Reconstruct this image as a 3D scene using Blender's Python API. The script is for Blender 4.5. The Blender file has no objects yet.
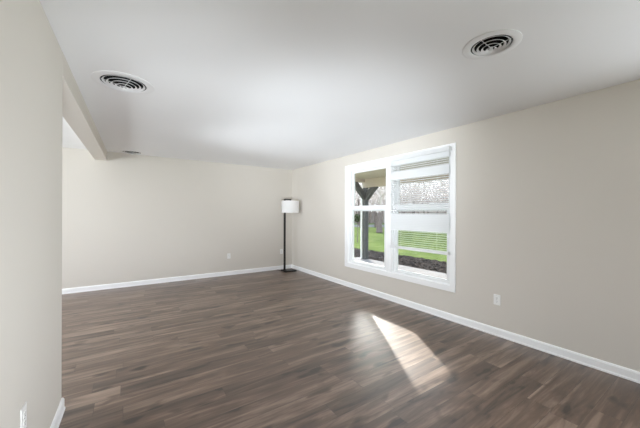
import bpy, bmesh, math, random
from mathutils import Vector, Matrix

scene = bpy.context.scene
R = math.radians
H = 2.44            # ceiling height
EYE = 1.346
WX = 3.425          # room face of the right (window) wall
WY = 6.36           # room face of the back wall
HX, HY = -4.3, -2.7 # unseen far left and rear walls
GZ = -0.10          # ground outside

# ------------------------------------------------------------------ camera
cam = bpy.data.cameras.new('camera')
cam.sensor_width = 36.0
cam.lens = 36.0 * 288.5 / 640.0
cam.clip_start = 0.05
cam.clip_end = 400
cam.shift_y = 0.0
camo = bpy.data.objects.new('camera', cam)
scene.collection.objects.link(camo)
camo.matrix_world = (Matrix.Translation((0, 0, EYE)) @ Matrix.Rotation(R(-33.85), 4, 'Z')
                     @ Matrix.Rotation(R(90), 4, 'X') @ Matrix.Rotation(R(0.2), 4, 'Z'))
scene.camera = camo

# ------------------------------------------------------------------ world, sun, daylight, fill lamps, exposure
world = bpy.data.worlds.new('sky')
scene.world = world
world.use_nodes = True
wn = world.node_tree
for n in list(wn.nodes): wn.nodes.remove(n)
w_out = wn.nodes.new('ShaderNodeOutputWorld')
w_bg = wn.nodes.new('ShaderNodeBackground')
w_ramp = wn.nodes.new('ShaderNodeValToRGB')
w_sep = wn.nodes.new('ShaderNodeSeparateXYZ')
w_tc = wn.nodes.new('ShaderNodeTexCoord')
wn.links.new(w_tc.outputs['Generated'], w_sep.inputs[0])
wn.links.new(w_sep.outputs['Z'], w_ramp.inputs[0])
w_ramp.color_ramp.elements[0].position = 0.0
w_ramp.color_ramp.elements[0].color = (0.96, 0.97, 1.0, 1)
w_ramp.color_ramp.elements[1].position = 0.8
w_ramp.color_ramp.elements[1].color = (0.62, 0.78, 1.0, 1)
wn.links.new(w_ramp.outputs[0], w_bg.inputs[0])
w_bg.inputs[1].default_value = 3.6
# hazy glow of the sky round the low sun
SUN_EL = R(19.8)
sdir = Vector((-0.53 * math.cos(SUN_EL), -0.848 * math.cos(SUN_EL), -math.sin(SUN_EL)))
w_dot = wn.nodes.new('ShaderNodeVectorMath'); w_dot.operation = 'DOT_PRODUCT'
wn.links.new(w_tc.outputs['Generated'], w_dot.inputs[0])
w_dot.inputs[1].default_value = tuple(-sdir)
w_max = wn.nodes.new('ShaderNodeMath'); w_max.operation = 'MAXIMUM'; w_max.inputs[1].default_value = 0.0
w_pow = wn.nodes.new('ShaderNodeMath'); w_pow.operation = 'POWER'; w_pow.inputs[1].default_value = 110.0
w_str = wn.nodes.new('ShaderNodeMath'); w_str.operation = 'MULTIPLY'; w_str.inputs[1].default_value = 180.0
wn.links.new(w_dot.outputs['Value'], w_max.inputs[0]); wn.links.new(w_max.outputs[0], w_pow.inputs[0])
wn.links.new(w_pow.outputs[0], w_str.inputs[0])
w_halo = wn.nodes.new('ShaderNodeBackground'); w_halo.inputs[0].default_value = (1.0, 0.97, 0.93, 1)
wn.links.new(w_str.outputs[0], w_halo.inputs[1])
w_add = wn.nodes.new('ShaderNodeAddShader')
wn.links.new(w_bg.outputs[0], w_add.inputs[0]); wn.links.new(w_halo.outputs[0], w_add.inputs[1])
wn.links.new(w_add.outputs[0], w_out.inputs[0])

sun_l = bpy.data.lights.new('sun', 'SUN')
sun_l.energy = 17.0
sun_l.color = (1.0, 0.95, 0.88)
sun_l.angle = R(1.0)
sun_o = bpy.data.objects.new('sun', sun_l)
scene.collection.objects.link(sun_o)
sun_o.rotation_euler = sdir.to_track_quat('-Z', 'Y').to_euler()
sun_o.location = (12, 18, 9)


def area(name, loc, direction, sx, sy, energy, color):
    l = bpy.data.lights.new(name, 'AREA')
    l.shape = 'RECTANGLE'; l.size = sx; l.size_y = sy
    l.energy = energy; l.color = color
    o = bpy.data.objects.new(name, l)
    scene.collection.objects.link(o)
    o.location = loc
    o.rotation_euler = Vector(direction).to_track_quat('-Z', 'Y').to_euler()
    return o


def fill_spot(name, loc, target, energy, ang, color):
    l = bpy.data.lights.new(name, 'SPOT')
    l.energy = energy; l.color = color
    l.spot_size = R(ang); l.spot_blend = 1.0; l.shadow_soft_size = 0.25
    o = bpy.data.objects.new(name, l)
    scene.collection.objects.link(o)
    o.location = loc
    o.rotation_euler = (Vector(target) - Vector(loc)).to_track_quat('-Z', 'Y').to_euler()
    return o


COOL = (0.88, 0.94, 1.0)
# neighbouring room's daylight, and an area lamp added as fill at the near end
area('daylight_side_room', (HX + 0.03, 4.3, 1.35), (1, 0, 0.75), 2.6, 1.7, 225, COOL)
area('fill_right', (WX - 0.01, -1.1, 1.35), (-1, 0, 0.25), 1.7, 1.5, 54, COOL)
# added spot lamps out of view, brightening the ceiling and the near wall
fill_spot('fill_ceiling_window_side', (0.0, -0.6, 0.25), (3.0, 4.2, 2.44), 720, 48, COOL)
fill_spot('fill_ceiling_far', (0.0, -0.6, 0.25), (0.7, 5.0, 2.44), 400, 55, COOL)
fill_spot('fill_side_room', (-1.6, 4.6, 0.25), (3.0, 3.8, 2.40), 300, 40, COOL)
fill_spot('fill_near_wall', (3.0, -0.6, 0.6), (-0.36, 1.4, 1.2), 150, 75, COOL)

vs = scene.view_settings
vs.view_transform = 'Standard'
vs.look = 'None'
vs.gamma = 1.0
vs.use_curve_mapping = False
vs.exposure = 0.0
scene.cycles.max_bounces = 12
scene.cycles.diffuse_bounces = 8
scene.cycles.glossy_bounces = 4
scene.cycles.transparent_max_bounces = 16
scene.cycles.use_denoising = True
scene.cycles.sample_clamp_indirect = 6.0
scene.cycles.caustics_reflective = False
scene.cycles.caustics_refractive = False


# ------------------------------------------------------------------ helpers
def lin(r, g, b):
    def f(c):
        c /= 255.0
        return c / 12.92 if c <= 0.04045 else ((c + 0.055) / 1.055) ** 2.4
    return (f(r), f(g), f(b), 1.0)


def new_mat(name):
    m = bpy.data.materials.new(name)
    m.use_nodes = True
    nt = m.node_tree
    b = nt.nodes['Principled BSDF']
    return m, nt, b


def plain(name, col, rough=0.5, metal=0.0, var=0.04, scale=8.0, bump=0.0, bscale=200.0, spec=0.5):
    """Principled with a faint noise variation of the colour and an optional fine bump."""
    m, nt, b = new_mat(name)
    b.inputs['Roughness'].default_value = rough
    b.inputs['Metallic'].default_value = metal
    b.inputs['Specular IOR Level'].default_value = spec
    tc = nt.nodes.new('ShaderNodeTexCoord')
    no = nt.nodes.new('ShaderNodeTexNoise')
    no.inputs['Scale'].default_value = scale
    no.inputs['Detail'].default_value = 3
    nt.links.new(tc.outputs['Object'], no.inputs['Vector'])
    mx = nt.nodes.new('ShaderNodeMix'); mx.data_type = 'RGBA'
    c1 = [min(1, c * (1 - var)) for c in col[:3]] + [1]
    c2 = [min(1, c * (1 + var)) for c in col[:3]] + [1]
    mx.inputs[6].default_value = c1
    mx.inputs[7].default_value = c2
    nt.links.new(no.outputs[0], mx.inputs[0])
    nt.links.new(mx.outputs[2], b.inputs['Base Color'])
    if bump:
        n2 = nt.nodes.new('ShaderNodeTexNoise')
        n2.inputs['Scale'].default_value = bscale
        nt.links.new(tc.outputs['Object'], n2.inputs['Vector'])
        bp = nt.nodes.new('ShaderNodeBump')
        bp.inputs['Strength'].default_value = bump
        bp.inputs['Distance'].default_value = 0.002
        nt.links.new(n2.outputs[0], bp.inputs['Height'])
        nt.links.new(bp.outputs[0], b.inputs['Normal'])
    return m


def add_box(bm, x0, x1, y0, y1, z0, z1, mat=None):
    vs_ = [(x0, y0, z0), (x1, y0, z0), (x1, y1, z0), (x0, y1, z0),
           (x0, y0, z1), (x1, y0, z1), (x1, y1, z1), (x0, y1, z1)]
    if mat is not None:
        vs_ = [mat @ Vector(v) for v in vs_]
    v = [bm.verts.new(p) for p in vs_]
    for f in ((0, 3, 2, 1), (4, 5, 6, 7), (0, 1, 5, 4), (1, 2, 6, 5), (2, 3, 7, 6), (3, 0, 4, 7)):
        bm.faces.new([v[i] for i in f])
    return v


def add_prism(bm, pts, z0, z1):
    """Vertical prism over a plan polygon (counter-clockwise)."""
    a = [bm.verts.new((x, y, z0)) for x, y in pts]
    b = [bm.verts.new((x, y, z1)) for x, y in pts]
    n = len(pts)
    bm.faces.new(list(reversed(a)))
    bm.faces.new(b)
    for i in range(n):
        bm.faces.new([a[i], a[(i + 1) % n], b[(i + 1) % n], b[i]])


def add_lathe(bm, prof, seg=48, closed=True, centre=(0, 0, 0)):
    """Revolve (r, z) pairs about z; closed joins last to first."""
    cx, cy, cz = centre
    rings = []
    for r, z in prof:
        if r < 1e-6:
            rings.append([bm.verts.new((cx, cy, cz + z))])
        else:
            rings.append([bm.verts.new((cx + r * math.cos(2 * math.pi * k / seg),
                                        cy + r * math.sin(2 * math.pi * k / seg), cz + z)) for k in range(seg)])
    n = len(rings)
    for i in range(n if closed else n - 1):
        A, B = rings[i], rings[(i + 1) % n]
        for k in range(seg):
            k2 = (k + 1) % seg
            if len(A) == 1 and len(B) == 1: continue
            if len(A) == 1: bm.faces.new([A[0], B[k2], B[k]])
            elif len(B) == 1: bm.faces.new([A[k], A[k2], B[0]])
            else: bm.faces.new([A[k], A[k2], B[k2], B[k]])


def add_tube(bm, pts, radii, seg=8):
    rings = []
    n = len(pts)
    up = Vector((0.31, 0.17, 0.93))
    for i, p in enumerate(pts):
        p = Vector(p)
        d = (Vector(pts[min(i + 1, n - 1)]) - Vector(pts[max(i - 1, 0)])).normalized()
        u = d.cross(up)
        if u.length < 1e-3: u = d.cross(Vector((1, 0, 0)))
        u.normalize()
        v = d.cross(u)
        r = radii[i] if isinstance(radii, (list, tuple)) else radii
        rings.append([bm.verts.new(p + u * (r * math.cos(2 * math.pi * k / seg)) + v * (r * math.sin(2 * math.pi * k / seg)))
                      for k in range(seg)])
    for i in range(n - 1):
        for k in range(seg):
            bm.faces.new([rings[i][k], rings[i][(k + 1) % seg], rings[i + 1][(k + 1) % seg], rings[i + 1][k]])
    bm.faces.new(list(reversed(rings[0])))
    bm.faces.new(rings[-1])


def obj(name, bm, mat, parent=None, loc=None, bevel=0.0, smooth=False, bseg=2):
    bmesh.ops.recalc_face_normals(bm, faces=bm.faces)
    if bevel:
        bmesh.ops.bevel(bm, geom=[e for e in bm.edges if e.calc_face_angle(0) > 0.5],
                        offset=bevel, segments=bseg, affect='EDGES', profile=0.6)
    me = bpy.data.meshes.new(name)
    bm.to_mesh(me); bm.free()
    if smooth:
        for p in me.polygons: p.use_smooth = True
        try: me.set_sharp_from_angle(angle=R(38))
        except Exception: pass
    me.materials.append(mat)
    o = bpy.data.objects.new(name, me)
    scene.collection.objects.link(o)
    if parent is not None: o.parent = parent
    if loc is not None: o.location = loc
    return o


def struct(name, bm, mat, parent=None, **k):
    o = obj(name, bm, mat, parent, **k)
    if parent is None: o['kind'] = 'structure'
    return o


def thing(name, label, cat, loc=(0, 0, 0), rotz=0.0, group=None):
    o = bpy.data.objects.new(name, None)
    o.empty_display_size = 0.1
    scene.collection.objects.link(o)
    o.location = loc
    o.rotation_euler = (0, 0, rotz)
    o['label'] = label; o['category'] = cat
    if group: o['group'] = group
    return o


def tag(o, label, cat, group=None):
    o['label'] = label; o['category'] = cat
    if group: o['group'] = group
    return o


def dup(root, loc, rotz, label, group=None):
    r = root.copy(); scene.collection.objects.link(r)
    r.location = loc; r.rotation_euler = (0, 0, rotz)
    r['label'] = label
    if group: r['group'] = group
    for ch in list(root.children):
        c = ch.copy(); scene.collection.objects.link(c); c.parent = r
        for g in ch.children:
            d = g.copy(); scene.collection.objects.link(d); d.parent = c
    return r


# ------------------------------------------------------------------ materials
M_WALL = plain('wall_paint', lin(215, 210, 202), 0.85, var=0.012, scale=1.5, bump=0.05, bscale=260, spec=0.25)
M_CEIL = plain('ceiling_paint', lin(240, 241, 242), 0.9, var=0.01, scale=2, bump=0.05, bscale=200, spec=0.2)
M_TRIM = plain('white_trim_paint', lin(250, 251, 252), 0.35, var=0.01)
M_VINYL = plain('white_vinyl', lin(240, 242, 243), 0.3, var=0.008)
M_PLATE = plain('white_plastic', lin(240, 240, 238), 0.3, var=0.01)
M_SLOT = plain('dark_slot', lin(40, 38, 36), 0.6)
M_VENT = plain('white_enamel', lin(236, 237, 238), 0.45, var=0.01)
M_DUCT = plain('dark_duct', lin(26, 27, 28), 0.8)
M_BLIND = plain('white_blind', lin(246, 247, 248), 0.5, var=0.008)
_nt = M_BLIND.node_tree
_tr = _nt.nodes.new('ShaderNodeBsdfTranslucent'); _tr.inputs[0].default_value = (0.9, 0.92, 0.93, 1)
_mx = _nt.nodes.new('ShaderNodeMixShader'); _mx.inputs[0].default_value = 0.35
_nt.links.new(_nt.nodes['Principled BSDF'].outputs[0], _mx.inputs[1]); _nt.links.new(_tr.outputs[0], _mx.inputs[2])
_nt.links.new(_mx.outputs[0], _nt.nodes['Material Output'].inputs[0])
M_BLACK = plain('black_metal', lin(28, 27, 26), 0.4, metal=0.3)
M_SCREW = plain('steel', lin(160, 160, 158), 0.35, metal=0.8)
M_BULB = plain('frosted_bulb', lin(235, 235, 230), 0.4)
M_POST = plain('dark_grey_wood', lin(60, 63, 64), 0.7, var=0.15, scale=12)
M_SOFFIT = None


def fabric():
    m, nt, b = new_mat('lamp_fabric')
    b.inputs['Roughness'].default_value = 0.9
    b.inputs['Specular IOR Level'].default_value = 0.1
    tc = nt.nodes.new('ShaderNodeTexCoord')
    mp = nt.nodes.new('ShaderNodeMapping')
    mp.inputs['Scale'].default_value = (30, 30, 220)
    no = nt.nodes.new('ShaderNodeTexNoise'); no.inputs['Scale'].default_value = 2.0
    nt.links.new(tc.outputs['Object'], mp.inputs[0]); nt.links.new(mp.outputs[0], no.inputs['Vector'])
    rp = nt.nodes.new('ShaderNodeValToRGB')
    rp.color_ramp.elements[0].color = lin(226, 226, 226)
    rp.color_ramp.elements[1].color = lin(246, 246, 245)
    nt.links.new(no.outputs[0], rp.inputs[0]); nt.links.new(rp.outputs[0], b.inputs['Base Color'])
    return m


M_SHADE = fabric()


def glass():
    m = bpy.data.materials.new('window_glass'); m.use_nodes = True
    nt = m.node_tree
    for n in list(nt.nodes): nt.nodes.remove(n)
    out = nt.nodes.new('ShaderNodeOutputMaterial')
    mix = nt.nodes.new('ShaderNodeMixShader')
    tr = nt.nodes.new('ShaderNodeBsdfTransparent'); tr.inputs[0].default_value = (0.97, 0.985, 0.98, 1)
    gl = nt.nodes.new('ShaderNodeBsdfGlossy'); gl.inputs['Roughness'].default_value = 0.02
    lw = nt.nodes.new('ShaderNodeLayerWeight'); lw.inputs['Blend'].default_value = 0.5
    pw = nt.nodes.new('ShaderNodeMath'); pw.operation = 'POWER'; pw.inputs[1].default_value = 5.0
    ma = nt.nodes.new('ShaderNodeMath'); ma.operation = 'MULTIPLY_ADD'; ma.inputs[1].default_value = 0.8; ma.inputs[2].default_value = 0.04
    nt.links.new(lw.outputs['Facing'], pw.inputs[0]); nt.links.new(pw.outputs[0], ma.inputs[0])
    nt.links.new(ma.outputs[0], mix.inputs[0])
    nt.links.new(tr.outputs[0], mix.inputs[1]); nt.links.new(gl.outputs[0], mix.inputs[2])
    nt.links.new(mix.outputs[0], out.inputs[0])
    return m


M_GLASS = glass()


def wood_floor():
    m, nt, b = new_mat('vinyl_plank_floor')
    N, L = nt.nodes, nt.links

    def math_(op, a, c=None, clamp=False):
        n = N.new('ShaderNodeMath'); n.operation = op; n.use_clamp = clamp
        for i, s in enumerate((a, c)):
            if s is None: continue
            if isinstance(s, (int, float)): n.inputs[i].default_value = s
            else: L.new(s, n.inputs[i])
        return n.outputs[0]

    def comb(x, y, z):
        n = N.new('ShaderNodeCombineXYZ')
        for i, s in enumerate((x, y, z)):
            if isinstance(s, (int, float)): n.inputs[i].default_value = s
            else: L.new(s, n.inputs[i])
        return n.outputs[0]

    tc = N.new('ShaderNodeTexCoord')
    sp = N.new('ShaderNodeSeparateXYZ'); L.new(tc.outputs['Object'], sp.inputs[0])
    X, Y = sp.outputs[0], sp.outputs[1]
    W, LEN = 0.152, 1.22
    yr = math_('DIVIDE', Y, W)
    row = math_('FLOOR', yr)
    wn1 = N.new('ShaderNodeTexWhiteNoise'); wn1.noise_dimensions = '1D'; L.new(row, wn1.inputs['W'])
    xs = math_('ADD', math_('DIVIDE', X, LEN), math_('MULTIPLY', wn1.outputs['Value'], 7.3))
    colm = math_('FLOOR', xs)
    wn2 = N.new('ShaderNodeTexWhiteNoise'); wn2.noise_dimensions = '2D'
    L.new(comb(row, colm, 0), wn2.inputs['Vector'])
    rid = wn2.outputs['Value']
    # grain stretched along the plank
    gx = math_('ADD', math_('MULTIPLY', X, 1.15), math_('MULTIPLY', rid, 53.0))
    gy = math_('MULTIPLY', Y, 12.5)
    n1 = N.new('ShaderNodeTexNoise'); n1.inputs['Scale'].default_value = 1.0
    n1.inputs['Detail'].default_value = 5; n1.inputs['Roughness'].default_value = 0.6
    n1.inputs['Distortion'].default_value = 0.7
    L.new(comb(gx, gy, math_('MULTIPLY', rid, 9.0)), n1.inputs['Vector'])
    n2 = N.new('ShaderNodeTexNoise'); n2.inputs['Scale'].default_value = 1.0
    n2.inputs['Detail'].default_value = 3
    L.new(comb(math_('MULTIPLY', gx, 4.0), math_('MULTIPLY', Y, 70.0), rid), n2.inputs['Vector'])
    # knots: rare dark blotches a little elongated
    n3 = N.new('ShaderNodeTexNoise'); n3.inputs['Scale'].default_value = 1.0; n3.inputs['Detail'].default_value = 1.5
    L.new(comb(math_('MULTIPLY', gx, 3.2), math_('MULTIPLY', Y, 9.0), math_('MULTIPLY', rid, 31.0)), n3.inputs['Vector'])
    kr = N.new('ShaderNodeMapRange'); kr.inputs[1].default_value = 0.62; kr.inputs[2].default_value = 0.74
    L.new(n3.outputs[0], kr.inputs[0])
    tone = math_('ADD', math_('MULTIPLY', math_('SUBTRACT', n1.outputs[0], 0.5), 2.0),
                 math_('MULTIPLY', math_('SUBTRACT', n2.outputs[0], 0.5), 0.40))
    tone = math_('ADD', tone, math_('MULTIPLY', math_('SUBTRACT', rid, 0.5), 0.26))
    tone = math_('ADD', tone, 0.5)
    tone = math_('SUBTRACT', tone, math_('MULTIPLY', kr.outputs[0], 0.55), True)
    rp = N.new('ShaderNodeValToRGB')
    e = rp.color_ramp.elements
    e[0].position = 0.0; e[0].color = lin(46, 32, 24)
    e[1].position = 1.0; e[1].color = lin(152, 130, 114)
    mid = e.new(0.5); mid.color = lin(100, 79, 65)
    L.new(tone, rp.inputs[0])
    # bevelled joints between planks
    fy = math_('FRACT', yr); fx = math_('FRACT', xs)
    ey = math_('MINIMUM', fy, math_('SUBTRACT', 1.0, fy))
    ex = math_('MINIMUM', fx, math_('SUBTRACT', 1.0, fx))
    jy = math_('LESS_THAN', ey, 0.010); jx = math_('LESS_THAN', ex, 0.0012)
    j = math_('MAXIMUM', jy, jx)
    mx = N.new('ShaderNodeMix'); mx.data_type = 'RGBA'
    L.new(math_('MULTIPLY', j, 0.55), mx.inputs[0]); L.new(rp.outputs[0], mx.inputs[6])
    mx.inputs[7].default_value = lin(38, 29, 24)
    L.new(mx.outputs[2], b.inputs['Base Color'])
    rr = N.new('ShaderNodeMapRange')
    rr.inputs[3].default_value = 0.32; rr.inputs[4].default_value = 0.44
    L.new(n2.outputs[0], rr.inputs[0]); L.new(rr.outputs[0], b.inputs['Roughness'])
    b.inputs['Specular IOR Level'].default_value = 0.6
    b.inputs['Coat Weight'].default_value = 0.5
    b.inputs['Coat Roughness'].default_value = 0.34
    bp = N.new('ShaderNodeBump'); bp.inputs['Strength'].default_value = 0.25; bp.inputs['Distance'].default_value = 0.001
    hgt = math_('SUBTRACT', math_('MULTIPLY', n2.outputs[0], 0.5), j)
    L.new(hgt, bp.inputs['Height']); L.new(bp.outputs[0], b.inputs['Normal'])
    return m


def banded(name, c1, c2, axis, pitch, rough=0.7):
    """board-and-groove surface: thin dark joints every `pitch` metres along an axis"""
    m, nt, b = new_mat(name)
    N, L = nt.nodes, nt.links
    tc = N.new('ShaderNodeTexCoord'); sp = N.new('ShaderNodeSeparateXYZ')
    L.new(tc.outputs['Object'], sp.inputs[0])
    d = N.new('ShaderNodeMath'); d.operation = 'DIVIDE'; L.new(sp.outputs[axis], d.inputs[0]); d.inputs[1].default_value = pitch
    f = N.new('ShaderNodeMath'); f.operation = 'FRACT'; L.new(d.outputs[0], f.inputs[0])
    l = N.new('ShaderNodeMath'); l.operation = 'LESS_THAN'; L.new(f.outputs[0], l.inputs[0]); l.inputs[1].default_value = 0.08
    mx = N.new('ShaderNodeMix'); mx.data_type = 'RGBA'
    L.new(l.outputs[0], mx.inputs[0]); mx.inputs[6].default_value = c1; mx.inputs[7].default_value = c2
    L.new(mx.outputs[2], b.inputs['Base Color'])
    b.inputs['Roughness'].default_value = rough
    return m


def speckle(name, cols, scale, rough=0.9, detail=6, lo=0.3, hi=0.7):
    m, nt, b = new_mat(name)
    N, L = nt.nodes, nt.links
    tc = N.new('ShaderNodeTexCoord'); no = N.new('ShaderNodeTexNoise')
    no.inputs['Scale'].default_value = scale; no.inputs['Detail'].default_value = detail
    no.inputs['Roughness'].default_value = 0.7
    L.new(tc.outputs['Object'], no.inputs['Vector'])
    rp = N.new('ShaderNodeValToRGB'); e = rp.color_ramp.elements
    e[0].position = lo; e[0].color = cols[0]; e[1].position = hi; e[1].color = cols[-1]
    for i, c in enumerate(cols[1:-1]):
        e.new(lo + (hi - lo) * (i + 1) / (len(cols) - 1)).color = c
    L.new(no.outputs[0], rp.inputs[0]); L.new(rp.outputs[0], b.inputs['Base Color'])
    b.inputs['Roughness'].default_value = rough
    b.inputs['Specular IOR Level'].default_value = 0.0
    return m


M_FLOOR = wood_floor()
M_SOFFIT = banded('beige_soffit', lin(184, 176, 163), lin(152, 144, 134), 0, 0.20)
M_BEAMWOOD = plain('beige_paint', lin(184, 175, 162), 0.7, var=0.03)
M_CONC = speckle('concrete', [lin(116, 114, 113), lin(136, 133, 132)], 3.0)
M_MULCH = speckle('dark_mulch', [lin(32, 29, 28), lin(56, 51, 49), lin(82, 77, 74)], 22.0)
M_LAWN = speckle('lawn_grass', [lin(70, 80, 44), lin(84, 96, 54), lin(104, 108, 72)], 1.6, detail=9)
M_ROAD = speckle('grey_road', [lin(96, 96, 100), lin(112, 112, 116)], 4.0)
M_BARK = speckle('grey_bark', [lin(92, 82, 79), lin(120, 110, 106)], 9.0)
M_TWIG = speckle('pale_twigs', [lin(172, 162, 158), lin(198, 189, 185)], 5.0)
M_LEAF = speckle('evergreen_leaf', [lin(40, 54, 28), lin(64, 80, 42)], 14.0)
M_HEDGE = speckle('dark_hedge', [lin(30, 36, 28), lin(52, 56, 46)], 10.0)
M_ROOF = speckle('grey_shingle', [lin(84, 88, 97), lin(104, 108, 116)], 12.0)
M_SIDING = banded('pale_siding', lin(140, 142, 146), lin(116, 118, 122), 2, 0.18)
M_PANE_DARK = plain('dark_pane', lin(70, 78, 88), 0.15)

# ------------------------------------------------------------------ setting: shell
bm = bmesh.new(); add_box(bm, HX - 0.15, WX + 0.13, HY - 0.15, WY + 0.13, -0.12, 0.0)
struct('floor', bm, M_FLOOR)

# round ceiling diffusers: centre, flange radius, throat radius, number of louvres
VENTS = [((-0.02, 2.94), 0.220, 0.163, 5), ((1.955, 0.935), 0.166, 0.118, 4), ((0.075, 6.165), 0.178, 0.135, 4)]
bm = bmesh.new(); add_box(bm, HX - 0.15, WX + 0.13, HY - 0.15, WY + 0.13, H, H + 0.14)
ceil = struct('ceiling', bm, M_CEIL)
cutters = []
for (c, R0, r0, nl) in VENTS:
    bm = bmesh.new()
    add_lathe(bm, [(0, -0.05), (r0 + 0.004, -0.05), (r0 + 0.004, 0.30), (0, 0.30)], 64, closed=False, centre=(c[0], c[1], H))
    k = obj('cutter', bm, M_CEIL)
    md = ceil.modifiers.new('cut', 'BOOLEAN'); md.operation = 'DIFFERENCE'; md.object = k; md.solver = 'EXACT'
    cutters.append(k)
dg = bpy.context.evaluated_depsgraph_get()
me = bpy.data.meshes.new_from_object(ceil.evaluated_get(dg))
ceil.modifiers.clear()
ceil.data = me
for k in cutters: bpy.data.objects.remove(k, do_unlink=True)

# back wall runs on behind the opening on the left
bm = bmesh.new(); add_box(bm, HX - 0.13, WX + 0.13, WY, WY + 0.13, 0.0, H)
struct('wall_back', bm, M_WALL)

# right wall with the twin window opening
OY0, OY1, OZ0, OZ1 = 2.11, 4.17, 0.435, 2.18
T = 0.13
bm = bmesh.new()
add_box(bm, WX, WX + T, HY, -2.0, 0, H); add_box(bm, WX, WX + T, -0.2, OY0, 0, H)
add_box(bm, WX, WX + T, -2.0, -0.2, 0, 0.5); add_box(bm, WX, WX + T, -2.0, -0.2, 2.18, H)
add_box(bm, WX, WX + T, OY1, WY, 0, H)
add_box(bm, WX, WX + T, OY0, OY1, 0, OZ0)
add_box(bm, WX, WX + T, OY0, OY1, OZ1, H)
bmesh.ops.remove_doubles(bm, verts=bm.verts, dist=1e-5)
struct('wall_right', bm, M_WALL)

# left partition (very slightly out of square) and the header carried on from it
def left_x(y): return -0.374 + 0.0200 * (y - 2.04)
LE = 2.605       # where the partition ends
TH = 0.175
bm = bmesh.new()
add_prism(bm, [(left_x(HY), HY), (left_x(LE), LE), (left_x(LE) - TH, LE), (left_x(HY) - TH, HY)], 0, H)
struct('wall_left', bm, M_WALL, bevel=0.004)
bm = bmesh.new()
add_prism(bm, [(left_x(LE), LE), (left_x(WY), WY), (left_x(WY) - TH, WY), (left_x(LE) - TH, LE)], 2.282, H)
struct('trim_header', bm, M_WALL)

# rear and far left walls, each with a window opening the daylight comes in by
bm = bmesh.new()
add_box(bm, HX - 0.13, -0.3, HY - 0.13, HY, 0, H); add_box(bm, 2.6, WX + T, HY - 0.13, HY, 0, H)
add_box(bm, -0.3, 2.6, HY - 0.13, HY, 0, 0.5); add_box(bm, -0.3, 2.6, HY - 0.13, HY, 2.15, H)
struct('wall_rear', bm, M_WALL)
bm = bmesh.new()
add_box(bm, HX - 0.13, HX, HY, 2.9, 0, H); add_box(bm, HX - 0.13, HX, 5.7, WY, 0, H)
add_box(bm, HX - 0.13, HX, 2.9, 5.7, 0, 0.4); add_box(bm, HX - 0.13, HX, 2.9, 5.7, 2.25, H)
struct('wall_side_room', bm, M_WALL)

# baseboards: a flat board with an eased top and a small shoe
BP = [(0, 0), (0.017, 0), (0.017, 0.014), (0.013, 0.020), (0.013, 0.072), (0.007, 0.086), (0, 0.088)]
def baseboard(name, p0, p1, nrm, ext=(0, 0)):
    p0, p1, n = Vector((*p0, 0)), Vector((*p1, 0)), Vector((*nrm, 0)).normalized()
    d = (p1 - p0).normalized()
    bm = bmesh.new()
    A = []; B = []
    for t, z in BP:
        A.append(bm.verts.new(p0 - d * ext[0] * t + n * t + Vector((0, 0, z))))
        B.append(bm.verts.new(p1 + d * ext[1] * t + n * t + Vector((0, 0, z))))
    k = len(BP)
    for i in range(k):
        bm.faces.new([A[i], A[(i + 1) % k], B[(i + 1) % k], B[i]])
    bm.faces.new(A); bm.faces.new(list(reversed(B)))
    return struct(name, bm, M_TRIM)
baseboard('baseboard_back', (HX, WY), (WX, WY), (0, -1))
baseboard('baseboard_right', (WX, HY), (WX, WY - 0.0), (-1, 0), (0, -1))
baseboard('baseboard_left', (left_x(HY), HY), (left_x(LE), LE), (1, -0.02), (0, 1))
baseboard('baseboard_left_end', (left_x(LE) - TH, LE), (left_x(LE), LE), (0, 1), (1, 1))
baseboard('baseboard_left_behind', (left_x(HY) - TH, HY), (left_x(LE) - TH, LE), (-1, 0.02), (0, 1))

# ------------------------------------------------------------------ windows
# casing
def ring_box(bm, x0, x1, y0, y1, z0, z1, w, wt=None, wb=None):
    wt = w if wt is None else wt; wb = w if wb is None else wb
    add_box(bm, x0, x1, y0, y0 + w, z0, z1)
    add_box(bm, x0, x1, y1 - w, y1, z0, z1)
    add_box(bm, x0, x1, y0 + w, y1 - w, z0, z0 + wb)
    add_box(bm, x0, x1, y0 + w, y1 - w, z1 - wt, z1)

CY0, CY1, CZ0, CZ1 = OY0 - 0.062, OY1 + 0.075, OZ0 - 0.068, OZ1 + 0.065
bm = bmesh.new()
ring_box(bm, WX - 0.018, WX, CY0, CY1, CZ0, CZ1, 0.075, 0.075, 0.075)
struct('trim_1', bm, M_TRIM, bevel=0.003)     # casing round both windows
bm = bmesh.new()
ring_box(bm, WX - 0.002, WX + T + 0.01, OY0, OY1, OZ0, OZ1, 0.013)
struct('trim_2', bm, M_TRIM)                                                  # jamb lining
bm = bmesh.new(); add_box(bm, WX - 0.014, WX + T, 3.10, 3.215, OZ0 + 0.013, OZ1 - 0.013)
struct('trim_3', bm, M_TRIM, bevel=0.003)                                     # mullion post

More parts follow.
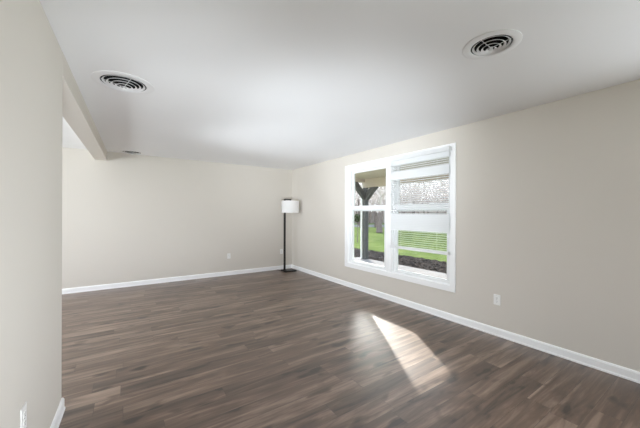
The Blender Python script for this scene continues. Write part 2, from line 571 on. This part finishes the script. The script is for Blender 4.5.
RAIL = 1.445
def double_hung(name, y0, y1):
    """vinyl double-hung unit in the opening y0..y1; the lower sash runs in the inner track"""
    root = bpy.data.objects.new(name, None)
    scene.collection.objects.link(root)
    root.location = (WX, (y0 + y1) / 2, OZ0)
    root['kind'] = 'structure'
    ox, oy, oz = root.location
    def loc(bm):
        bmesh.ops.translate(bm, verts=bm.verts, vec=(-ox, -oy, -oz)); return bm
    z0, z1 = OZ0 + 0.013, OZ1 - 0.013
    bm = bmesh.new()
    ring_box(bm, WX + 0.022, WX + 0.118, y0, y1, z0, z1, 0.026, 0.034, 0.034)
    # parting strips that divide the two tracks
    add_box(bm, WX + 0.064, WX + 0.070, y0 + 0.026, y0 + 0.034, z0, z1)
    add_box(bm, WX + 0.064, WX + 0.070, y1 - 0.034, y1 - 0.026, z0, z1)
    obj('window_frame', loc(bm), M_VINYL, root)
    fy0, fy1 = y0 + 0.027, y1 - 0.027
    # upper sash (outer track)
    bm = bmesh.new(); ring_box(bm, WX + 0.072, WX + 0.102, fy0, fy1, RAIL - 0.045, z1 - 0.034, 0.045, 0.036, 0.06)
    us = obj('sash', loc(bm), M_VINYL, root, bevel=0.003)
    bm = bmesh.new(); add_box(bm, WX + 0.085, WX + 0.089, fy0 + 0.045, fy1 - 0.045, RAIL + 0.015, z1 - 0.07)
    obj('glass_pane', loc(bm), M_GLASS, us)
    # lower sash (inner track)
    bm = bmesh.new(); ring_box(bm, WX + 0.032, WX + 0.062, fy0, fy1, z0 + 0.0345, RAIL + 0.05, 0.045, 0.075, 0.016)
    ls = obj('sash', loc(bm), M_VINYL, root, bevel=0.003)
    bm = bmesh.new(); add_box(bm, WX + 0.045, WX + 0.049, fy0 + 0.045, fy1 - 0.045, z0 + 0.05, RAIL - 0.025)
    obj('glass_pane', loc(bm), M_GLASS, ls)
    yc = (y0 + y1) / 2
    bm = bmesh.new()
    for s in (-0.18, 0.18):
        add_box(bm, WX + 0.036, WX + 0.062, yc + s - 0.03, yc + s + 0.03, RAIL + 0.05, RAIL + 0.058)
        add_lathe(bm, [(0, 0.008), (0.012, 0.008), (0.010, 0.018), (0, 0.018)], 16, False, (WX + 0.05, yc + s, RAIL + 0.05))
        add_box(bm, WX + 0.034, WX + 0.044, yc + s - 0.004, yc + s + 0.028, RAIL + 0.060, RAIL + 0.067)
    obj('sash_lock', loc(bm), M_VINYL, ls, bevel=0.0015)
    return root

double_hung('window_1', 3.215, 4.157)
double_hung('window_2', 2.123, 3.10)

# ------------------------------------------------------------------ blind on the right-hand window
def build_blind():
    BX, Y0, Y1 = WX - 0.045, 2.112, 3.088
    yc = (Y0 + Y1) / 2
    root = thing('window_blind', 'white horizontal slat blind lowered most of the way over the right-hand window', 'blind', (BX, yc, 2.205))
    h = (Y1 - Y0) / 2
    def P(x): return x
    Z = lambda z: z - 2.205
    bm = bmesh.new(); add_box(bm, -0.024, 0.024, -h, h, Z(2.150), Z(2.205))
    hr = obj('headrail', bm, M_BLIND, root, bevel=0.004)
    for s in (-1, 1):
        bm = bmesh.new(); add_box(bm, -0.027, 0.027, s * h - 0.006, s * h + 0.006, Z(2.145), Z(2.210))
        obj('mounting_bracket', bm, M_BLIND, root, bevel=0.002)
    def slat(bm, z, tilt, dep):
        # shallow crowned slat
        c, s_ = math.cos(tilt), math.sin(tilt)
        prof = []
        for k in range(5):
            t = -1 + 2 * k / 4
            u = t * dep / 2; v = 0.0022 * (1 - t * t)
            prof.append((u * c - v * s_, u * s_ + v * c))
        th = 0.0012
        top = [(a, b_ + th) for a, b_ in prof]
        loop = prof + list(reversed(top))
        A = [bm.verts.new((a, -h + 0.004, Z(z) + b_)) for a, b_ in loop]
        B = [bm.verts.new((a, h - 0.004, Z(z) + b_)) for a, b_ in loop]
        n = len(loop)
        for i in range(n): bm.faces.new([A[i], A[(i + 1) % n], B[(i + 1) % n], B[i]])
        bm.faces.new(A); bm.faces.new(list(reversed(B)))
    def section(zt, zb, closed):
        bm = bmesh.new()
        pitch = 0.024 if closed else 0.030
        n = max(1, round((zt - zb) / pitch))
        for i in range(n):
            z = zt - (i + 0.5) * (zt - zb) / n
            slat(bm, z, R(-72 if closed else -11), 0.032)
        return obj('closed_slats' if closed else 'open_slats', bm, M_BLIND, root, smooth=True)
    section(2.150, 2.090, True)
    section(2.090, 1.980, False)
    section(1.980, 1.871, True)
    section(1.871, 1.345, False)
    section(1.345, 1.112, True)
    section(1.112, 0.880, False)
    bm = bmesh.new(); add_box(bm, -0.02, 0.02, -h, h, Z(0.832), Z(0.874))
    obj('bottom_rail', bm, M_BLIND, root, bevel=0.004)
    for s in (-0.30, 0.30):
        bm = bmesh.new(); add_tube(bm, [(0.019, s, Z(2.15)), (0.019, s, Z(0.87))], 0.0012, 6)
        obj('ladder_cord', bm, M_BLIND, root)
    bm = bmesh.new(); add_tube(bm, [(-0.026, h - 0.02, Z(2.15)), (-0.027, h - 0.02, Z(1.30))], 0.0035, 8)
    obj('tilt_wand', bm, M_BLIND, root)
build_blind()

# ------------------------------------------------------------------ ceiling diffusers
def vent(c, R0, r0, nl, label, spokes):
    root = thing('ceiling_vent', label, 'vent', (c[0], c[1], H))
    bm = bmesh.new()
    add_lathe(bm, [(r0, 0.0), (r0, -0.004), (r0 + 0.006, -0.008), (R0 - 0.028, -0.007), (R0 - 0.006, -0.005), (R0, -0.003), (R0, 0.0)], 72)
    obj('flange', bm, M_VENT, root, smooth=True)
    bm = bmesh.new()
    add_lathe(bm, [(r0 + 0.0035, 0.0), (r0 + 0.0035, 0.13), (0, 0.13), (0, 0.128), (r0 + 0.001, 0.128), (r0 + 0.001, 0.0)], 64, closed=False)
    obj('duct', bm, M_DUCT, root, smooth=True)
    gap = r0 / (nl + 0.6)
    for i in range(nl):
        ro = r0 - gap * (i + 0.35)
        ri = ro - gap * 0.50
        zo = -0.004 - gap * 0.30 * i
        zi = zo + gap * 0.26
        bm = bmesh.new()
        add_lathe(bm, [(ro, zo), (ro - 0.001, zo - 0.002), (ri, zi), (ri + 0.0015, zi + 0.0015)], 64)
        obj('louver_ring', bm, M_VENT, root, smooth=True)
    rc = gap * 0.40
    bm = bmesh.new()
    zc = -0.004 - gap * 0.30 * nl
    add_lathe(bm, [(0, zc - 0.004), (rc * 0.7, zc - 0.002), (rc, zc + 0.004), (rc * 0.8, zc + 0.02), (0, zc + 0.022)], 32, closed=False)
    obj('centre_cap', bm, M_VENT, root, smooth=True)
    for k in range(spokes):
        a = 2 * math.pi * k / spokes + 0.9
        bm = bmesh.new()
        add_tube(bm, [(r0 * math.cos(a), r0 * math.sin(a), 0.012), (0, 0, zc + 0.018)], 0.0022, 6)
        obj('spoke', bm, M_VENT, root)
    return root
vent(*VENTS[0], 'large round white ceiling vent beside the left header', 3)
vent(*VENTS[1], 'round white ceiling vent nearest the camera, above the window side', 3)
vent(*VENTS[2], 'small far white ceiling vent tucked against the back wall', 3)

# ------------------------------------------------------------------ outlets
def outlet(loc, rotz, label):
    """duplex receptacle on a wall; local +y points out of the wall"""
    root = thing('wall_outlet', label, 'outlet', loc, rotz)
    bm = bmesh.new(); add_box(bm, -0.036, 0.036, 0, 0.006, -0.058, 0.058)
    pl = obj('cover_plate', bm, M_PLATE, root, bevel=0.003)
    for s in (-1, 1):
        bm = bmesh.new()
        pts = []
        for k in range(24):
            a = 2 * math.pi * k / 24
            pts.append((0.0172 * math.cos(a), max(-0.0125, min(0.0125, 0.0172 * math.sin(a)))))
        A = [bm.verts.new((x, 0.0055, z + s * 0.0195)) for x, z in pts]
        B = [bm.verts.new((x, 0.0085, z + s * 0.0195)) for x, z in pts]
        for k in range(24): bm.faces.new([A[k], A[(k + 1) % 24], B[(k + 1) % 24], B[k]])
        bm.faces.new(B); bm.faces.new(list(reversed(A)))
        rc = obj('receptacle', bm, M_PLATE, root)
        bm = bmesh.new()
        z = s * 0.0195
        add_box(bm, -0.0075, -0.0055, 0.0080, 0.0088, z - 0.001, z + 0.008)
        add_box(bm, 0.0055, 0.0075, 0.0080, 0.0088, z - 0.001, z + 0.007)
        add_box(bm, -0.0022, 0.0022, 0.0080, 0.0088, z - 0.009, z - 0.005)
        obj('socket_slots', bm, M_SLOT, rc)
    bm = bmesh.new(); add_tube(bm, [(0, 0.005, 0), (0, 0.0075, 0)], 0.003, 10)
    obj('screw', bm, M_SCREW, root)
    return root

o1 = outlet((WX, 1.565, 0.40), R(90), 'white duplex outlet low on the window wall, right of the window')
def bx_at(px):  # x on the back wall seen at pixel column px
    t = (px - 320) / 288.5
    c, s = math.cos(R(33.85)), math.sin(R(33.85))
    return WY * (s + c * t) / (c - s * t)
dup(o1, (bx_at(229), WY, 0.42), R(180), 'white duplex outlet low in the middle of the bare back wall')
dup(o1, (bx_at(281.5), WY, 0.43), R(180), 'white duplex outlet on the back wall just behind the floor lamp pole')
dup(o1, (left_x(1.79), 1.79, 0.435), R(-90) - 0.02, 'white duplex outlet low on the near left wall')

# ------------------------------------------------------------------ floor lamp
def floor_lamp():
    sx, sy = 3.195, 6.02             # axis of the shade
    px, py = 3.085, 6.085            # pole
    root = thing('floor_lamp', 'black floor lamp with white drum shade standing in the far corner', 'lamp', (sx, sy, 0))
    dx, dy = px - sx, py - sy
    rot = math.atan2(dy, dx)
    mt = Matrix.Rotation(R(0), 4, 'Z')
    bm = bmesh.new(); add_box(bm, -0.160, 0.125, -0.130, 0.125, 0.0, 0.026, Matrix.Translation((0.005, 0.045, 0)))
    obj('base', bm, M_BLACK, root, bevel=0.004)
    bm = bmesh.new(); add_box(bm, dx - 0.019, dx + 0.019, dy - 0.019, dy + 0.019, 0.026, 1.690)
    obj('pole', bm, M_BLACK, root, bevel=0.003)
    bm = bmesh.new(); add_lathe(bm, [(0, 0.026), (0.034, 0.026), (0.034, 0.040), (0.026, 0.046), (0, 0.046)], 24, False, (dx, dy, 0))
    obj('pole_collar', bm, M_BLACK, root, smooth=True)
    ma = Matrix.Rotation(rot, 4, 'Z')
    L = math.hypot(dx, dy)
    bm = bmesh.new(); add_box(bm, -0.025, L + 0.019, -0.02, 0.02, 1.668, 1.694, ma)
    obj('arm', bm, M_BLACK, root, bevel=0.003)
    bm = bmesh.new(); add_tube(bm, [(0, 0, 1.675), (0, 0, 1.575)], 0.012, 12)
    so = obj('socket', bm, M_BLACK, root)
    bm = bmesh.new(); add_lathe(bm, [(0, 1.575), (0.014, 1.575), (0.016, 1.55), (0.030, 1.51), (0.028, 1.475), (0.015, 1.457), (0, 1.453)], 24, False)
    obj('bulb', bm, M_BULB, so, smooth=True)
    r, z0, z1 = 0.203, 1.375, 1.652
    bm = bmesh.new()
    add_lathe(bm, [(r, z0), (r, z1), (r - 0.003, z1), (r - 0.003, z0)], 64)
    sh = obj('lamp_shade', bm, M_SHADE, root, smooth=True)
    for z in (z0, z1):
        bm = bmesh.new()
        add_lathe(bm, [(r + 0.0012, z - 0.001), (r + 0.0012, z + 0.010 if z == z0 else z - 0.010), (r, z + 0.010 if z == z0 else z - 0.010), (r, z - 0.001)], 64)
        obj('shade_rim', bm, M_SHADE, sh, smooth=True)
    bm = bmesh.new()
    for k in range(3):
        a = 2 * math.pi * k / 3 + 0.4
        add_tube(bm, [(0.012 * math.cos(a), 0.012 * math.sin(a), z1 - 0.012), ((r - 0.003) * math.cos(a), (r - 0.003) * math.sin(a), z1 - 0.012)], 0.003, 6)
    obj('shade_spider', bm, M_BLACK, sh)
    bm = bmesh.new(); add_tube(bm, [(-0.14, 0.10, 0.010), (-0.20, 0.16, 0.005), (-0.17, 0.24, 0.005), (-0.19, 0.300, 0.005)], 0.004, 8)
    obj('power_cord', bm, M_BLACK, root, smooth=True)
floor_lamp()

# ------------------------------------------------------------------ outside: porch
XE = 6.42
PEND = 6.93
bm = bmesh.new(); add_box(bm, WX + T, XE + 0.15, HY - 1, PEND + 0.10, 2.46, 2.58)
struct('porch_ceiling', bm, M_SOFFIT)
bm = bmesh.new(); add_box(bm, XE - 0.07, XE + 0.07, HY - 1, PEND + 0.07, 2.195, 2.46)
struct('porch_beam', bm, M_BEAMWOOD)
bm = bmesh.new(); add_box(bm, WX + T, XE - 0.07, PEND - 0.05, PEND + 0.07, 2.36, 2.46)
struct('porch_end_beam', bm, M_BEAMWOOD)
bm = bmesh.new(); add_box(bm, WX + T, XE + 0.08, HY - 1, PEND + 0.4, GZ - 0.1, GZ)
struct('porch_slab', bm, M_CONC)

pz = XE - 0.0
post = thing('porch_post', 'dark grey square porch post with Y brackets outside the left window', 'post', (XE, PEND, GZ))
hb = 2.195 - GZ
bm = bmesh.new(); add_box(bm, -0.07, 0.07, -0.07, 0.07, 0, hb)
obj('shaft', bm, M_POST, post, bevel=0.006)
bm = bmesh.new()
pts = [(-0.069, hb - 0.42), (-0.069, hb - 0.17), (-0.25, hb), (-0.54, hb)]
A = [bm.verts.new((-0.055, y, z)) for y, z in pts]
B = [bm.verts.new((0.055, y, z)) for y, z in pts]
for k in range(4): bm.faces.new([A[k], A[(k + 1) % 4], B[(k + 1) % 4], B[k]])
bm.faces.new(A); bm.faces.new(list(reversed(B)))
obj('bracket', bm, M_POST, post)
bm = bmesh.new()
he = 2.36 - GZ
pts = [(-0.069, hb - 0.40), (-0.069, hb - 0.17), (-0.38, he), (-0.62, he)]
A = [bm.verts.new((x, -0.055, z)) for x, z in pts]
B = [bm.verts.new((x, 0.055, z)) for x, z in pts]
for k in range(4): bm.faces.new([A[k], A[(k + 1) % 4], B[(k + 1) % 4], B[k]])
bm.faces.new(A); bm.faces.new(list(reversed(B)))
obj('bracket', bm, M_POST, post)
bm = bmesh.new()
add_box(bm, -0.03, 0.03, -0.025, 0.025, 0.0, 2.33)
ds = obj('downspout', bm, M_VINYL, None, (XE - 0.05, PEND + 0.125, GZ), bevel=0.008)
tag(ds, 'white downspout running down beside the dark porch post', 'downspout')

# ground
random.seed(7)
bm = bmesh.new(); add_box(bm, -20, 160, -80, 160, GZ - 0.35, GZ - 0.03)
struct('lawn', bm, M_LAWN)
bm = bmesh.new()
nx, ny = 34, 220
gv = [[None] * (ny + 1) for _ in range(nx + 1)]
for i in range(nx + 1):
    for k in range(ny + 1):
        x = 6.51 + 1.60 * i / nx + (random.uniform(-0.03, 0.03) if 0 < i < nx else 0)
        if i == nx: x += 0.06 * math.sin(k * 0.35) + random.uniform(-0.04, 0.04)
        y = -3.0 + 14.0 * k / ny
        e = min(1, i / 3, (nx - i) / 3)
        gv[i][k] = bm.verts.new((x, y, GZ - 0.025 + e * (0.02 + random.uniform(0, 0.05))))
for i in range(nx):
    for k in range(ny):
        bm.faces.new([gv[i][k], gv[i + 1][k], gv[i + 1][k + 1], gv[i][k + 1]])
mul = obj('mulch_bed', bm, M_MULCH)
tag(mul, 'strip of dark wood mulch between porch slab and lawn', 'mulch'); mul['kind'] = 'stuff'

C_, S_ = math.cos(R(33.85)), math.sin(R(33.85))
def place(px, z):
    """ground position in the direction of image column px at depth z from the camera"""
    t = (px - 320) / 288.5 * z
    return (S_ * z + C_ * t, C_ * z - S_ * t)

# street beyond the lawn
bm = bmesh.new()
a, b_ = place(150, 33), place(900, 33); c, d = place(900, 40), place(150, 40)
add_prism(bm, [a, b_, c, d], GZ - 0.06, GZ - 0.02)
struct('street', bm, M_ROAD)

# ------------------------------------------------------------------ trees
def tree_meshes(seed, height, trunk_r, depth, spread=0.55, name='t'):
    rnd = random.Random(seed)
    tb = bmesh.new(); bb = bmesh.new()
    def grow(bm_, p, d, length, r, lev):
        n = 3
        pts = [p.copy()]; rad = [r]
        dd = d.copy()
        for i in range(n):
            dd = (dd + Vector((rnd.uniform(-1, 1), rnd.uniform(-1, 1), rnd.uniform(-0.3, 0.7))) * 0.13).normalized()
            pts.append(pts[-1] + dd * (length / n)); rad.append(max(0.011, r * (1 - 0.42 * (i + 1) / n)))
        add_tube(bm_, pts, rad, 8 if lev == 0 else 3)
        if lev >= depth: return
        kids = 3 if lev < 2 else rnd.choice((2, 3))
        for k in range(kids):
            f = 1.0 if k == 0 else rnd.uniform(0.45, 0.95)
            idx = min(n, max(1, round(f * n)))
            ax = Vector((rnd.uniform(-1, 1), rnd.uniform(-1, 1), rnd.uniform(-0.25, 0.5))).normalized()
            nd = (dd * (1.0 if k == 0 else 0.55) + ax * spread * (0.7 if k == 0 else 1.25)).normalized()
            grow(bb, pts[idx], nd, length * rnd.uniform(0.62, 0.80), rad[idx] * rnd.uniform(0.55, 0.72), lev + 1)
    grow(tb, Vector((0, 0, 0)), Vector((rnd.uniform(-.06, .06), rnd.uniform(-.06, .06), 1)), height * 0.30, trunk_r, 0)
    return tb, bb

def tree(px, z, seed, height, trunk_r, depth, label, group=None):
    x, y = place(px, z)
    root = thing('bare_tree', label, 'tree', (x, y, GZ - 0.03), 0, group)
    tb, bb = tree_meshes(seed, height, trunk_r, depth)
    obj('trunk', tb, M_BARK, root, smooth=True)
    obj('branches', bb, M_TWIG, root)
    return root

tree(379.5, 23, 5, 7.5, 0.27, 5, 'thick-trunked bare tree on the lawn seen right of the porch post')
GRP = 'bare trees of the thicket beyond the lawn'
THICK = 'thin leafless tree in the grey thicket beyond the lawn'
rnd = random.Random(21)
protos = []
spec = []
for rowz, p0, p1, st in ((31, 343, 500, 17), (38, 346, 520, 15), (46, 344, 500, 14)):
    px = p0
    while px < p1:
        spec.append((px + rnd.uniform(-3, 3), rowz + rnd.uniform(-2, 2)))
        px += st
for i, (px, z) in enumerate(spec):
    if i < 6:
        h = rnd.uniform(8.0, 12.0)
        t = tree(px, z, 40 + i, h, rnd.uniform(0.10, 0.16), 6, THICK, GRP)
        protos.append(t)
    else:
        x, y = place(px, z)
        dup(protos[i % 6], (x, y, GZ - 0.03), rnd.uniform(0, 6.28), THICK, GRP)

# tangle of leafless brush at the back of the thicket
q = random.Random(90)
bm = bmesh.new()
for _ in range(4200):
    x, y = place(q.uniform(341, 510), 50 + q.uniform(-2, 2))
    l = q.uniform(1.5, 7.5)
    p = [Vector((x, y, GZ - 0.03))]
    d = Vector((q.uniform(-.4, .4), q.uniform(-.4, .4), 1)).normalized()
    for k in range(3):
        p.append(p[-1] + d * l / 3); d = (d + Vector((q.uniform(-1, 1), q.uniform(-1, 1), q.uniform(-.5, .5))) * 0.35).normalized()
    add_tube(bm, p, [0.035, 0.03, 0.022, 0.012], 3)
br = obj('brush', bm, M_TWIG)
tag(br, 'tangle of leafless brush behind the thin trees beyond the lawn', 'brush'); br['kind'] = 'stuff'

# small evergreen on the lawn, left of the post
def leafy(bm, centre, rad, n, size, seed):
    q = random.Random(seed)
    for _ in range(n):
        while True:
            p = Vector((q.uniform(-1, 1), q.uniform(-1, 1), q.uniform(-1, 1)))
            if 0.25 < p.length < 1: break
        c = Vector(centre) + Vector((p.x * rad[0], p.y * rad[1], p.z * rad[2]))
        u = Vector((q.uniform(-1, 1), q.uniform(-1, 1), q.uniform(-1, 1))).normalized()
        v = u.orthogonal().normalized()
        w = u.cross(v) * 0.12
        s = size * q.uniform(0.6, 1.2)
        a0 = bm.verts.new(c - u * s); a1 = bm.verts.new(c + v * s * 0.4 + w * s); a2 = bm.verts.new(c + u * s); a3 = bm.verts.new(c - v * s * 0.4 - w * s)
        bm.faces.new([a0, a1, a2, a3])
x, y = place(357.5, 15)
ev = thing('young_evergreen', 'small green leafy sapling on the lawn left of the porch post', 'tree', (x, y, GZ - 0.03))
bm = bmesh.new(); add_tube(bm, [(0, 0, 0), (0.03, 0, 0.6), (0.0, 0.02, 1.3)], [0.022, 0.017, 0.008], 7)
obj('trunk', bm, M_BARK, ev)
bm = bmesh.new(); leafy(bm, (0, 0, 1.28), (0.17, 0.17, 0.22), 260, 0.06, 3)
obj('foliage', bm, M_LEAF, ev)

# clipped hedge by the street, seen in a sliver below the meeting rail
x0, y0 = place(398, 30); x1, y1 = place(421, 30)
hd = thing('clipped_hedge', 'dark low hedge beyond the lawn behind the blind', 'hedge', ((x0 + x1) / 2, (y0 + y1) / 2, GZ - 0.03), math.atan2(y1 - y0, x1 - x0))
hl = math.hypot(x1 - x0, y1 - y0)
bm = bmesh.new(); add_box(bm, -hl / 2, hl / 2, -0.35, 0.35, 0, 1.45)
bmesh.ops.subdivide_edges(bm, edges=bm.edges[:], cuts=6, use_grid_fill=True)
q = random.Random(4)
for v in bm.verts:
    if v.co.z > 0.01: v.co += Vector((q.uniform(-.06, .06), q.uniform(-.06, .06), q.uniform(-.06, .06)))
hb_ = obj('hedge_body', bm, M_HEDGE, hd)
bm = bmesh.new()
for k in range(8): leafy(bm, (-hl / 2 + hl * (k + 0.5) / 8, 0, 0.75), (hl / 14, 0.42, 0.78), 160, 0.07, 60 + k)
obj('foliage', bm, M_HEDGE, hd)

# house across the street
x, y = place(452, 58)
hs = thing('distant_house', 'pale house with grey shingle roof across the street', 'house', (x, y, GZ - 0.03), R(-33.85) + R(8))
bm = bmesh.new(); add_box(bm, -4.2, 5.5, 0, 7, 0, 2.4)
obj('house_wall', bm, M_SIDING, hs)
bm = bmesh.new()
prof = [(-0.5, 2.3), (3.5, 3.9), (7.5, 2.3), (7.5, 2.45), (3.5, 4.08), (-0.5, 2.45)]
A = [bm.verts.new((-4.6, a_, z_)) for a_, z_ in prof]; B = [bm.verts.new((5.9, a_, z_)) for a_, z_ in prof]
for k in range(6): bm.faces.new([A[k], A[(k + 1) % 6], B[(k + 1) % 6], B[k]])
bm.faces.new([A[0], A[1], A[4], A[5]]); bm.faces.new([A[1], A[2], A[3], A[4]])
bm.faces.new([B[0], B[1], B[4], B[5]]); bm.faces.new([B[1], B[2], B[3], B[4]])
obj('house_roof', bm, M_ROOF, hs)
for wx in (-2.6, 0.4, 3.6):
    bm = bmesh.new(); ring = bm
    add_box(bm, wx - 0.55, wx + 0.55, -0.05, 0.0, 0.9, 2.0)
    wf = obj('house_window', bm, M_TRIM, hs)
    bm = bmesh.new(); add_box(bm, wx - 0.46, wx + 0.46, -0.06, -0.045, 0.98, 1.92)
    obj('window_pane', bm, M_PANE_DARK, wf)
